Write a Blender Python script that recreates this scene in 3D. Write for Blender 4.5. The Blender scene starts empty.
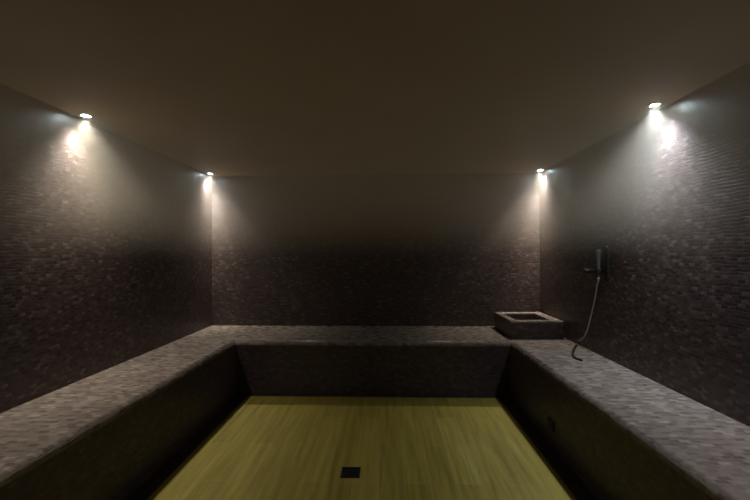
import bpy, bmesh, math, random
from mathutils import Vector, Matrix

random.seed(4)
S = bpy.context.scene
C = S.collection

# ---------------------------------------------------------------- camera, world, exposure
XL, XR, YB, YF, H = -1.921, 1.633, 4.172, -1.90, 2.143     # room: left, right, back, front, height
CAMZ = 1.29
cam = bpy.data.cameras.new('camera')
cam.lens, cam.sensor_width = 18.48, 36.0
cam.clip_start = 0.02
co = bpy.data.objects.new('camera', cam)
C.objects.link(co)
co.matrix_world = (Matrix.Translation((0, 0, CAMZ)) @ Matrix.Rotation(0.0308, 4, 'Z')
                   @ Matrix.Rotation(math.pi / 2 + 0.0079, 4, 'X') @ Matrix.Rotation(-0.0033, 4, 'Z'))
S.camera = co

w = bpy.data.worlds.new('world')
S.world = w
w.use_nodes = True
w.node_tree.nodes['Background'].inputs['Color'].default_value = (0, 0, 0, 1)
w.node_tree.nodes['Background'].inputs['Strength'].default_value = 0

S.view_settings.view_transform = 'Standard'
S.view_settings.look = 'None'
S.view_settings.exposure = 0.0
S.view_settings.gamma = 1.0
S.view_settings.use_curve_mapping = False
S.cycles.max_bounces = 10
S.cycles.diffuse_bounces = 5
S.cycles.volume_bounces = 3
S.cycles.use_denoising = True
S.cycles.sample_clamp_indirect = 4.0

# lamp tuning
BEAM_W, BEAM_CONE = 48.0, 64.0       # core beam of each ceiling spot: watts, degrees
SPILL_W, SPILL_CONE = 64.0, 96.0    # soft spill around it
STEAM_DENSITY = 0.35   # per metre below the ceiling
STEAM_LOW, STEAM_HIGH = 1.22, 1.80


# ---------------------------------------------------------------- helpers
def link(name, me, mat=None, parent=None, smooth=False):
    o = bpy.data.objects.new(name, me)
    C.objects.link(o)
    if mat:
        me.materials.append(mat)
    if parent:
        o.parent = parent
    if smooth:
        for p in me.polygons:
            p.use_smooth = True
    return o


def box_uv(bm):
    """UVs in metres, projected along the main axis of each face's normal."""
    uv = bm.loops.layers.uv.verify()
    for f in bm.faces:
        n = f.normal
        a = max(range(3), key=lambda i: abs(n[i]) + (0.02 if i == 2 else 0))
        for l in f.loops:
            c = l.vert.co
            l[uv].uv = (c.y, c.z) if a == 0 else (c.x, c.z) if a == 1 else (c.x, c.y)


def build(name, bm, mat=None, parent=None, smooth=False, bevel=0.0, seg=2, fix=True):
    if fix:
        bmesh.ops.recalc_face_normals(bm, faces=bm.faces[:])
    bm.normal_update()
    box_uv(bm)
    me = bpy.data.meshes.new(name)
    bm.to_mesh(me)
    bm.free()
    o = link(name, me, mat, parent, smooth)
    if bevel:
        m = o.modifiers.new('bevel', 'BEVEL')
        m.width, m.segments, m.limit_method = bevel, seg, 'ANGLE'
    return o


def add_box(bm, x0, x1, y0, y1, z0, z1):
    vs = [bm.verts.new(p) for p in ((x0, y0, z0), (x1, y0, z0), (x1, y1, z0), (x0, y1, z0),
                                    (x0, y0, z1), (x1, y0, z1), (x1, y1, z1), (x0, y1, z1))]
    for f in ((0, 3, 2, 1), (4, 5, 6, 7), (0, 1, 5, 4), (1, 2, 6, 5), (2, 3, 7, 6), (3, 0, 4, 7)):
        bm.faces.new([vs[i] for i in f])


def box(*a):
    bm = bmesh.new()
    add_box(bm, *a)
    return bm


def loft(bm, rings, cap=True, closed=True):
    """Skin a list of rings (equal point counts)."""
    R = [[bm.verts.new(p) for p in r] for r in rings]
    n = len(R[0])
    for a, b in zip(R, R[1:]):
        for i in range(n if closed else n - 1):
            j = (i + 1) % n
            bm.faces.new((a[i], a[j], b[j], b[i]))
    if cap:
        bm.faces.new(R[0][::-1])
        bm.faces.new(R[-1])


def lathe(bm, prof, n=28, M=Matrix()):
    """prof: list of (radius, height) turned about Z, then moved by M."""
    rings = [[M @ Vector((r * math.cos(2 * math.pi * k / n), r * math.sin(2 * math.pi * k / n), z))
              for k in range(n)] for r, z in prof]
    loft(bm, rings)


def spline(pts, n=10):
    P = [Vector(p) for p in pts]
    P = [2 * P[0] - P[1]] + P + [2 * P[-1] - P[-2]]
    out = []
    for i in range(1, len(P) - 2):
        a, b, c, d = P[i - 1:i + 3]
        for k in range(n):
            t = k / n
            out.append(0.5 * (2 * b + (c - a) * t + (2 * a - 5 * b + 4 * c - d) * t * t
                              + (3 * b - a - 3 * c + d) * t ** 3))
    out.append(P[-2])
    return out


def tube(bm, path, r, n=10, ripple=0.0):
    rings, side = [], None
    for i, p in enumerate(path):
        t = (path[min(i + 1, len(path) - 1)] - path[max(i - 1, 0)]).normalized()
        side = (side - t * side.dot(t)).normalized() if side else t.orthogonal().normalized()
        up = t.cross(side)
        rr = r * (1 + ripple * (1 if i % 2 else -1))
        rings.append([p + rr * (math.cos(2 * math.pi * k / n) * side + math.sin(2 * math.pi * k / n) * up)
                      for k in range(n)])
    loft(bm, rings)


def thing(name, label, cat, loc, group=None):
    o = bpy.data.objects.new(name, None)
    C.objects.link(o)
    o.location = loc
    o.empty_display_size = 0.1
    o['label'], o['category'] = label, cat
    if group:
        o['group'] = group
    return o


def shift(bm, v):
    bmesh.ops.translate(bm, verts=bm.verts[:], vec=Vector(v))
    return bm


# ---------------------------------------------------------------- materials
def new_mat(name):
    m = bpy.data.materials.new(name)
    m.use_nodes = True
    nt = m.node_tree
    return m, nt, nt.nodes['Principled BSDF']


def N(nt, kind, **kw):
    n = nt.nodes.new(kind)
    for k, v in kw.items():
        if k in n.inputs:
            n.inputs[k].default_value = v
        else:
            setattr(n, k, v)
    return n


def ramp(nt, stops, interp='LINEAR'):
    r = nt.nodes.new('ShaderNodeValToRGB')
    r.color_ramp.interpolation = interp
    el = r.color_ramp.elements
    while len(el) < len(stops):
        el.new(0.5)
    for e, (p, c) in zip(el, stops):
        e.position, e.color = p, (*c, 1)
    return r


def mosaic(name, stops, grout, tile_w=0.036, tile_h=0.018, rough=0.42, bump=0.6, patch=0.5, warp=0.02, noise=16.0):
    """Glazed small-format mosaic: every tile its own shade, slightly tilted."""
    m, nt, bs = new_mat(name)
    L = nt.links.new
    uv = N(nt, 'ShaderNodeUVMap')
    wob = N(nt, 'ShaderNodeTexNoise', Scale=14.0, Detail=2.0)
    L(uv.outputs[0], wob.inputs['Vector'])
    wv = N(nt, 'ShaderNodeVectorMath', operation='MULTIPLY_ADD')
    wv.inputs[1].default_value = (warp, warp, 0)
    L(wob.outputs['Color'], wv.inputs[0])
    L(uv.outputs[0], wv.inputs[2])
    br = N(nt, 'ShaderNodeTexBrick', Scale=1.0)
    br.inputs['Brick Width'].default_value = tile_w
    br.inputs['Row Height'].default_value = tile_h
    br.inputs['Mortar Size'].default_value = 0.0016
    br.inputs['Mortar Smooth'].default_value = 0.3
    br.inputs['Bias'].default_value = 0.0
    br.inputs['Color1'].default_value = (0, 0, 0, 1)
    br.inputs['Color2'].default_value = (1, 1, 1, 1)
    br.inputs['Mortar'].default_value = (0.5, 0.5, 0.5, 1)
    L(wv.outputs[0], br.inputs['Vector'])
    bw = N(nt, 'ShaderNodeRGBToBW')
    L(br.outputs['Color'], bw.inputs[0])
    big = N(nt, 'ShaderNodeTexNoise', Scale=noise, Detail=4.0, Roughness=0.65)
    L(uv.outputs[0], big.inputs['Vector'])
    mx = N(nt, 'ShaderNodeMix', data_type='FLOAT')
    mx.inputs[0].default_value = patch
    L(bw.outputs[0], mx.inputs[2])
    L(big.outputs['Fac'], mx.inputs[3])
    cr = ramp(nt, stops)
    L(mx.outputs[0], cr.inputs[0])
    mg = N(nt, 'ShaderNodeMix', data_type='RGBA')
    mg.inputs[7].default_value = (*grout, 1)
    L(br.outputs['Fac'], mg.inputs[0])
    L(cr.outputs[0], mg.inputs[6])
    L(mg.outputs[2], bs.inputs['Base Color'])
    # tile relief: grout sunk, each tile set at its own height
    inv = N(nt, 'ShaderNodeMath', operation='MULTIPLY_ADD')
    inv.inputs[1].default_value = -1.0
    L(br.outputs['Fac'], inv.inputs[0])
    L(bw.outputs[0], inv.inputs[2])
    bp = N(nt, 'ShaderNodeBump', Strength=bump, Distance=0.004)
    L(inv.outputs[0], bp.inputs['Height'])
    L(bp.outputs[0], bs.inputs['Normal'])
    bs.inputs['Roughness'].default_value = rough
    return m


M_WALL = mosaic('wall_mosaic', [(0.15, (0.031, 0.019, 0.018)), (0.4, (0.055, 0.036, 0.033)),
                                (0.65, (0.081, 0.056, 0.051)), (0.85, (0.19, 0.143, 0.13))], (0.055, 0.038, 0.035), bump=0.5)
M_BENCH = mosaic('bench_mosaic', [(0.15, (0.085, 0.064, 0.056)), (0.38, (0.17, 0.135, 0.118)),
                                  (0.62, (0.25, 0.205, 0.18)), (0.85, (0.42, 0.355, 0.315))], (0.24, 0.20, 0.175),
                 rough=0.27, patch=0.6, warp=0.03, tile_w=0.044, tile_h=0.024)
M_RISER = mosaic('bench_mosaic_shaded', [(0.15, (0.026, 0.018, 0.024)), (0.4, (0.046, 0.033, 0.041)),  # bench tile with the fronts' shade in its colour, bluer against floor bounce
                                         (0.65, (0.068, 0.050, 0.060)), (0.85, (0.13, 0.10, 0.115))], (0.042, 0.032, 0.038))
M_STRIP = mosaic('dark_strip_mosaic', [(0.0, (0.02, 0.014, 0.012)), (1.0, (0.05, 0.036, 0.032))], (0.03, 0.024, 0.02))


def plain(name, col, rough=0.5, metal=0.0):
    m, nt, bs = new_mat(name)
    bs.inputs['Base Color'].default_value = (*col, 1)
    bs.inputs['Roughness'].default_value = rough
    bs.inputs['Metallic'].default_value = metal
    no = N(nt, 'ShaderNodeTexNoise', Scale=60.0, Detail=2.0)
    tc = N(nt, 'ShaderNodeTexCoord')
    nt.links.new(tc.outputs['Object'], no.inputs['Vector'])
    mr = N(nt, 'ShaderNodeMapRange')
    mr.inputs['To Min'].default_value = rough * 0.85
    mr.inputs['To Max'].default_value = min(1, rough * 1.15)
    nt.links.new(no.outputs['Fac'], mr.inputs['Value'])
    nt.links.new(mr.outputs[0], bs.inputs['Roughness'])
    return m


M_CHROME = plain('chrome', (0.62, 0.63, 0.62), 0.28, 1.0)
M_STEEL = plain('hose_steel', (0.50, 0.50, 0.48), 0.3, 1.0)
M_RUBBER = plain('hose_rubber', (0.014, 0.013, 0.013), 0.4)
M_BLACK = plain('black_plastic', (0.012, 0.012, 0.012), 0.45)
M_GREY = plain('grey_plastic', (0.10, 0.10, 0.096), 0.35)
M_IRON = plain('dark_iron', (0.008, 0.008, 0.009), 0.6)
M_BEZEL = plain('white_metal_bezel', (0.55, 0.55, 0.53), 0.4)


def ceiling_mat():
    m, nt, bs = new_mat('ceiling_plaster')
    tc = N(nt, 'ShaderNodeTexCoord')
    no = N(nt, 'ShaderNodeTexNoise', Scale=2.2, Detail=5.0)
    nt.links.new(tc.outputs['Object'], no.inputs['Vector'])
    cr = ramp(nt, [(0.3, (0.27, 0.20, 0.128)), (0.7, (0.335, 0.256, 0.17))])
    nt.links.new(no.outputs['Fac'], cr.inputs[0])
    nt.links.new(cr.outputs[0], bs.inputs['Base Color'])
    bs.inputs['Roughness'].default_value = 0.7
    return m


def floor_mat():
    """Olive wood-look planks running towards the back bench."""
    m, nt, bs = new_mat('olive_plank_floor')
    L = nt.links.new
    uv = N(nt, 'ShaderNodeUVMap')
    mp = N(nt, 'ShaderNodeMapping')
    mp.inputs['Rotation'].default_value = (0, 0, math.pi / 2)
    mp.inputs['Location'].default_value = (-2.13, 0.05, 0)
    L(uv.outputs[0], mp.inputs[0])
    br = N(nt, 'ShaderNodeTexBrick', Scale=1.0, offset=0.5)
    br.inputs['Brick Width'].default_value = 0.86
    br.inputs['Row Height'].default_value = 0.145
    br.inputs['Mortar Size'].default_value = 0.0015
    br.inputs['Color1'].default_value = (0, 0, 0, 1)
    br.inputs['Color2'].default_value = (1, 1, 1, 1)
    br.inputs['Mortar'].default_value = (0.5, 0.5, 0.5, 1)
    L(mp.outputs[0], br.inputs['Vector'])
    bw = N(nt, 'ShaderNodeRGBToBW')
    L(br.outputs['Color'], bw.inputs[0])
    st = N(nt, 'ShaderNodeMapping')
    st.inputs['Scale'].default_value = (30, 1.8, 1)
    L(uv.outputs[0], st.inputs[0])
    gr = N(nt, 'ShaderNodeTexNoise', Scale=1.0, Detail=5.0, Roughness=0.6, Distortion=0.4)
    L(st.outputs[0], gr.inputs['Vector'])
    mx = N(nt, 'ShaderNodeMix', data_type='FLOAT')
    mx.inputs[0].default_value = 0.85
    L(bw.outputs[0], mx.inputs[2])
    L(gr.outputs['Fac'], mx.inputs[3])
    cr = ramp(nt, [(0.25, (0.21, 0.160, 0.024)), (0.5, (0.33, 0.265, 0.045)), (0.75, (0.45, 0.385, 0.09))])
    L(mx.outputs[0], cr.inputs[0])
    mg = N(nt, 'ShaderNodeMix', data_type='RGBA')
    mg.inputs[7].default_value = (0.40, 0.34, 0.115, 1)
    L(br.outputs['Fac'], mg.inputs[0])
    L(cr.outputs[0], mg.inputs[6])
    L(mg.outputs[2], bs.inputs['Base Color'])
    bp = N(nt, 'ShaderNodeBump', Strength=0.25, Distance=0.002)
    L(gr.outputs['Fac'], bp.inputs['Height'])
    L(bp.outputs[0], bs.inputs['Normal'])
    bs.inputs['Roughness'].default_value = 0.55
    return m


M_CEIL, M_FLOOR = ceiling_mat(), floor_mat()


def lens_mat(name, col, strength):
    m, nt, bs = new_mat(name)
    bs.inputs['Base Color'].default_value = (0.8, 0.8, 0.8, 1)
    bs.inputs['Emission Color'].default_value = (*col, 1)
    bs.inputs['Emission Strength'].default_value = strength
    return m


# ---------------------------------------------------------------- room shell
def shell(name, bm, mat):
    o = build(name, bm, mat)
    o['kind'] = 'structure'
    return o


T = 0.12
shell('floor', box(XL - T, XR + T, YF - T, YB + T, -T, 0), M_FLOOR)
shell('ceiling', box(XL - T, XR + T, YF - T, YB + T, H, H + T), M_CEIL)
shell('wall_left', box(XL - T, XL, YF - T, YB + T, 0, H), M_WALL)
shell('wall_right', box(XR, XR + T, YF - T, YB + T, 0, H), M_WALL)
shell('wall_back', box(XL, XR, YB, YB + T, 0, H), M_WALL)
shell('wall_front', box(XL, XR, YF - T, YF, 0, H), M_WALL)

# dark flat strip between the planks and the bench fronts
STRIP = (0.655, 0.715, 0.645)
bm = bmesh.new()
a, b, c = XL + STRIP[0], YB - STRIP[1], XR - STRIP[2]
add_box(bm, XL, a, YF, b, 0, 0.002)
add_box(bm, XL, XR, b, YB, 0, 0.002)
add_box(bm, c, XR, YF, b, 0, 0.002)
shell('trim_1', bm, M_STRIP)

# ---------------------------------------------------------------- benches
SEAT, RAD, SLAB = 0.502, 0.034, 0.038
WL, WB, WR = 0.556, 0.742, 0.546             # seat depths: left, back, right


def seat_profile(d):
    """Closed profile (distance from wall, height) with a rounded front edge; the last face is the underside."""
    p = [(.004, SEAT - SLAB), (.004, SEAT)]
    for k in range(9):
        a = math.pi / 2 * (1 - k / 8)
        p.append((d - RAD + RAD * math.cos(a), SEAT - RAD + RAD * math.sin(a)))
    p.append((d, SEAT - SLAB))
    return p


def rect_profile(d0, d1, z0, z1):
    return [(d0, z0), (d0, z1), (d1, z1), (d1, z0)]


def run_side(prof, back, side):
    """A side bench from the front wall to the mitre with the back bench."""
    f = (lambda d: XL + d) if side < 0 else (lambda d: XR - d)
    bm = bmesh.new()
    loft(bm, [[(f(d), YF, z) for d, z in prof], [(f(d), YB - b, z) for (d, z), (b, _) in zip(prof, back)]])
    return bm


def run_back(prof, left, right):
    bm = bmesh.new()
    loft(bm, [[(XL + l, YB - d, z) for (d, z), (l, _) in zip(prof, left)],
              [(XR - r, YB - d, z) for (d, z), (r, _) in zip(prof, right)]])
    return bm


PS = [seat_profile(d) for d in (WL, WB, WR)]
FOOT = (0.551, 0.690, 0.540)               # where each front meets the floor; the back front leans in
PR = [[(.004, 0), (.004, SEAT - SLAB), (d, SEAT - SLAB), (f, 0)] for d, f in zip((WL, WB, WR), FOOT)]


def bench(label, loc, make):
    t = thing('tiled_bench', label, 'bench', loc, 'mosaic benches around the steam room')
    inv = [-c for c in loc]
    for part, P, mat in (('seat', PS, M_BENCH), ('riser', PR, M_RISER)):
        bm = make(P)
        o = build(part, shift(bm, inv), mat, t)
        if part == 'seat':
            for p in o.data.polygons:
                p.use_smooth = p.area < 0.2 or abs(p.normal.z) < 0.99 and abs(p.normal.z) > 0.05
    return t


bench('mosaic bench along the left wall, nothing standing on it', (XL + WL / 2, 1.0, 0),
      lambda P: run_side(P[0], P[1], -1))
bench('mosaic bench across the back wall, facing the camera', ((XL + XR) / 2, YB - WB / 2, 0),
      lambda P: run_back(P[1], P[0], P[2]))
bench('mosaic bench along the right wall with the square basin and a hose end on it', (XR - WR / 2, 1.0, 0),
      lambda P: run_side(P[2], P[1], 1))

# ---------------------------------------------------------------- square basin in the back right corner
BX0, BX1, BY0, BY1, BZ = 1.133, 1.612, 3.56, 4.12, 0.162
t = thing('corner_basin', 'square mosaic water basin on the bench in the back right corner', 'basin',
          ((BX0 + BX1) / 2, (BY0 + BY1) / 2, SEAT))
hx, hy = (BX1 - BX0) / 2, (BY1 - BY0) / 2
ix0, ix1, iy0, iy1 = -hx + 0.062, hx - 0.085, -hy + 0.07, hy - 0.07


def frame_bm(o, i, z0, z1):
    """Rectangular ring; o, i = (x0, x1, y0, y1)."""
    bm = bmesh.new()
    q = lambda r, z: [(r[0], r[2], z), (r[1], r[2], z), (r[1], r[3], z), (r[0], r[3], z)]
    rings = [q(o, z0), q(o, z1), q(i, z1), q(i, z0), q(o, z0)]
    V = [[bm.verts.new(p) for p in r] for r in rings[:4]]
    V.append(V[0])
    for a, b in zip(V, V[1:]):
        for k in range(4):
            j = (k + 1) % 4
            bm.faces.new((a[k], a[j], b[j], b[k]))
    return bm


IN = (ix0, ix1, iy0, iy1)
build('body', frame_bm((-hx + .004, hx - .004, -hy + .004, hy - .004), IN, 0, BZ - 0.022), M_WALL, t, bevel=0.004)  # darker mosaic paints the shade on the sides; the rim keeps the lit tone
build('rim', frame_bm((-hx, hx, -hy, hy), (ix0 + .003, ix1 - .003, iy0 + .003, iy1 - .003), BZ - 0.022, BZ),
      M_BENCH, t, bevel=0.007, seg=3)
bm = bmesh.new()
add_box(bm, ix0, ix1, iy0, iy1, 0, 0.03)
build('bowl', bm, M_BENCH, t)
bm = bmesh.new()
lathe(bm, [(0.0, 0.030), (0.024, 0.030), (0.027, 0.033), (0.02, 0.0345), (0.0, 0.0345)][1:4], 20)
build('waste_outlet', bm, M_CHROME, t)

# ---------------------------------------------------------------- hand shower on the right wall
HY, HZ = 2.93, 1.205
t = thing('hand_shower', 'hand shower in a black holder on the right wall, its hose hanging to the bench', 'shower',
          (XR, HY, HZ))
# black wall plate
bm = bmesh.new()
prof = []
for k in range(24):
    a = 2 * math.pi * k / 24
    sy, sz = math.cos(a), math.sin(a)
    prof.append((0.026 * sy, 0.026 * sz + (0.105 if sz > 0 else -0.105)))
loft(bm, [[(0.0, y - 0.03, z) for y, z in prof], [(-0.012, y - 0.03, z) for y, z in prof],
          [(-0.016, y * 0.85 - 0.03, z * 0.97) for y, z in prof]])
build('wall_plate', bm, M_BLACK, t, bevel=0.002)
# holder arm with a cradle ring, knob at its end
RX = Matrix.Rotation(-math.pi / 2, 4, 'Y')
bm = bmesh.new()
lathe(bm, [(0.016, 0.006), (0.016, 0.03), (0.012, 0.035), (0.012, 0.085), (0.015, 0.09), (0.019, 0.10),
           (0.019, 0.135), (0.014, 0.142)], 20, Matrix.Translation((0, 0.035, -0.055)) @ RX)
arm = build('holder_arm', bm, M_BLACK, t, smooth=True)
bm = bmesh.new()
lathe(bm, [(0.0115, -0.022), (0.019, -0.022), (0.021, -0.018), (0.021, 0.018), (0.019, 0.022), (0.0115, 0.022)], 24,
      Matrix.Translation((-0.05, 0.004, -0.055)))
build('cradle', bm, M_BLACK, t, smooth=True)
# handset: slim tapered stick, spray face turned up
bm = bmesh.new()
lathe(bm, [(0.007, -0.105), (0.010, -0.10), (0.011, -0.06), (0.0125, 0.0), (0.0155, 0.06), (0.018, 0.085), (0.018, 0.10),
           (0.014, 0.106)], 22, Matrix.Translation((-0.05, 0.004, 0.0)))
hs = build('handset', bm, M_GREY, t, smooth=True)
bm = bmesh.new()
lathe(bm, [(0.0085, -0.128), (0.0105, -0.126), (0.0105, -0.108), (0.0085, -0.104)], 18, Matrix.Translation((-0.05, 0.004, 0.0)))
build('hose_nut', bm, M_CHROME, hs, smooth=True)
# hose
ZB = SEAT + 0.009
pts = [(XR - 0.05, HY + .004, HZ - 0.126), (1.585, 2.955, 1.045), (1.597, 3.01, 0.94), (1.604, 3.085, 0.79), (1.606, 3.17, 0.63),
       (1.600, 3.26, 0.55), (1.580, 3.27, ZB + .006), (1.53, 3.20, ZB), (1.455, 3.07, ZB), (1.40, 2.95, ZB),
       (1.392, 2.88, ZB), (1.405, 2.83, ZB)]
path = [p - Vector((XR, HY, HZ)) for p in spline(pts, 14)]
cut = 14 * 5
bm = bmesh.new()
tube(bm, path[:cut + 1], 0.0056, 10, 0.08)
hose = build('hose', bm, M_STEEL, t, smooth=True)
bm = bmesh.new()
tube(bm, path[cut:], 0.0085, 12, 0.03)
o = build('hose_end', bm, M_RUBBER, t, smooth=True)
o['label'] = 'black rubber end of the hose'

# ---------------------------------------------------------------- floor drain
t = thing('floor_drain', 'small dark square drain grate set in the olive floor', 'drain', (-0.217, 2.268, 0.0))
a = 0.056
build('frame', frame_bm((-a, a, -a, a), (-a + .008, a - .008, -a + .008, a - .008), -0.004, 0.003), M_IRON, t, bevel=0.001)
bm = bmesh.new()
add_box(bm, -a + .008, a - .008, -a + .008, a - .008, -0.004, 0.0004)
for k in range(7):
    y = -0.042 + 0.014 * k
    add_box(bm, -a + .008, a - .008, y - .003, y + .003, 0.0004, 0.0025)
build('grate', bm, M_IRON, t)

# ---------------------------------------------------------------- steam outlet low in the right bench
t = thing('steam_outlet', 'small dark outlet low in the front of the right bench', 'vent', (XR - WR + 0.0045, 2.60, 0.15))
build('cover_plate', box(-0.010, 0.0, -0.045, 0.045, -0.035, 0.035), M_IRON, t, bevel=0.004)
bm = bmesh.new()
for k in range(4):
    z = -0.021 + 0.014 * k
    add_box(bm, -0.0125, -0.010, -0.034, 0.034, z - .003, z + .003)
build('louvre', bm, M_IRON, t)

# ---------------------------------------------------------------- ceiling spotlights
LAMPS = [  # x, y, colour, power factor, label
    (XL + 0.078, 2.30, (1.0, 0.89, 0.72), 1.0, 'small round ceiling spotlight nearest on the left, warm glow on the left wall'),
    (XR - 0.087, 2.26, (0.90, 0.95, 1.0), 1.04, 'small round ceiling spotlight nearest on the right, coolest and brightest of the four'),
    (XL + 0.05, 4.02, (1.0, 0.89, 0.72), 1.45, 'small round ceiling spotlight in the back left corner'),
    (XR - 0.05, 4.01, (1.0, 0.89, 0.72), 1.45, 'small round ceiling spotlight in the back right corner above the basin'),
]
OUT_OF_FRAME = [  # the next lamp of each row, just out of the picture above the near bench ends
    (XL + 0.078, 0.54, (1.0, 0.89, 0.72), 1.0, 'small round ceiling spotlight above the near end of the left bench'),
    (XR - 0.087, 0.50, (1.0, 0.93, 0.86), 1.0, 'small round ceiling spotlight above the near end of the right bench'),
]


def bezel_bm():
    bm = bmesh.new()
    n = 28
    prof = [(0.032, 0.0), (0.034, -0.004), (0.030, -0.008), (0.0265, -0.008), (0.0245, 0.0)]
    loft(bm, [[(r * math.cos(2 * math.pi * k / n), r * math.sin(2 * math.pi * k / n), z) for k in range(n)]
              for r, z in prof], cap=False)
    return bm


def lens_bm():
    bm = bmesh.new()
    lathe(bm, [(0.0242, -0.0005), (0.0242, -0.002), (0.018, -0.0035), (0.010, -0.0045), (0.002, -0.005)], 24)
    return bm


def lamp(x, y, col, k, label):
    t = thing('ceiling_spotlight', label, 'light', (x, y, H), 'ceiling spotlights along the side walls')
    build('bezel', bezel_bm(), M_BEZEL, t, smooth=True, fix=False)
    build('lens', lens_bm(), lens_mat('lamp_lens', (0.86, 1.0, 0.92), 200 * k), t, smooth=True)
    for name, watts, cone in (('spot_beam', BEAM_W, BEAM_CONE), ('spot_spill', SPILL_W, SPILL_CONE)):
        d = bpy.data.lights.new(name, 'SPOT')
        d.energy, d.color = watts * k, col
        if y > 3.5:                        # the corner spots are narrower
            d.energy *= 0.75 if name == 'spot_spill' else 1.7
        d.spot_size, d.spot_blend = math.radians(cone), 1.0
        d.shadow_soft_size = 0.022
        tilt = math.radians(11) * (1 if x < 0 else -1)      # the beam leans towards the side wall,
        lean = math.radians(11) if y > 3.5 else 0.0         # in the corners towards the back wall too
        if name == 'spot_spill':
            tilt = lean = 0.0
        o = bpy.data.objects.new(name, d)
        C.objects.link(o)
        o.rotation_euler = (lean, tilt, 0)
        o.parent, o.location = t, (0, 0, -0.02)


for a in LAMPS:
    lamp(*a)
for a in OUT_OF_FRAME:
    lamp(*a)

# ---------------------------------------------------------------- steam under the ceiling
sm = bpy.data.materials.new('steam')
sm.use_nodes = True
nt = sm.node_tree
nt.nodes.clear()
out = N(nt, 'ShaderNodeOutputMaterial')
vs = N(nt, 'ShaderNodeVolumeScatter', Anisotropy=0.15)
vs.inputs['Color'].default_value = (0.96, 0.85, 0.69, 1)
geo = N(nt, 'ShaderNodeNewGeometry')
sx = N(nt, 'ShaderNodeSeparateXYZ')
nt.links.new(geo.outputs['Position'], sx.inputs[0])
mr = N(nt, 'ShaderNodeMapRange', interpolation_type='SMOOTHSTEP')
mr.inputs['From Min'].default_value = STEAM_LOW
mr.inputs['From Max'].default_value = STEAM_HIGH
mr.inputs['To Max'].default_value = STEAM_DENSITY
nt.links.new(sx.outputs['Z'], mr.inputs['Value'])
nt.links.new(mr.outputs[0], vs.inputs['Density'])
nt.links.new(vs.outputs[0], out.inputs['Volume'])
e = 0.003
st = build('steam', box(XL + e, XR - e, YF + e, YB - e, STEAM_LOW, H - e), sm)
st['kind'] = 'stuff'
st['label'] = 'warm steam hanging in a layer below the ceiling'
st['category'] = 'steam'
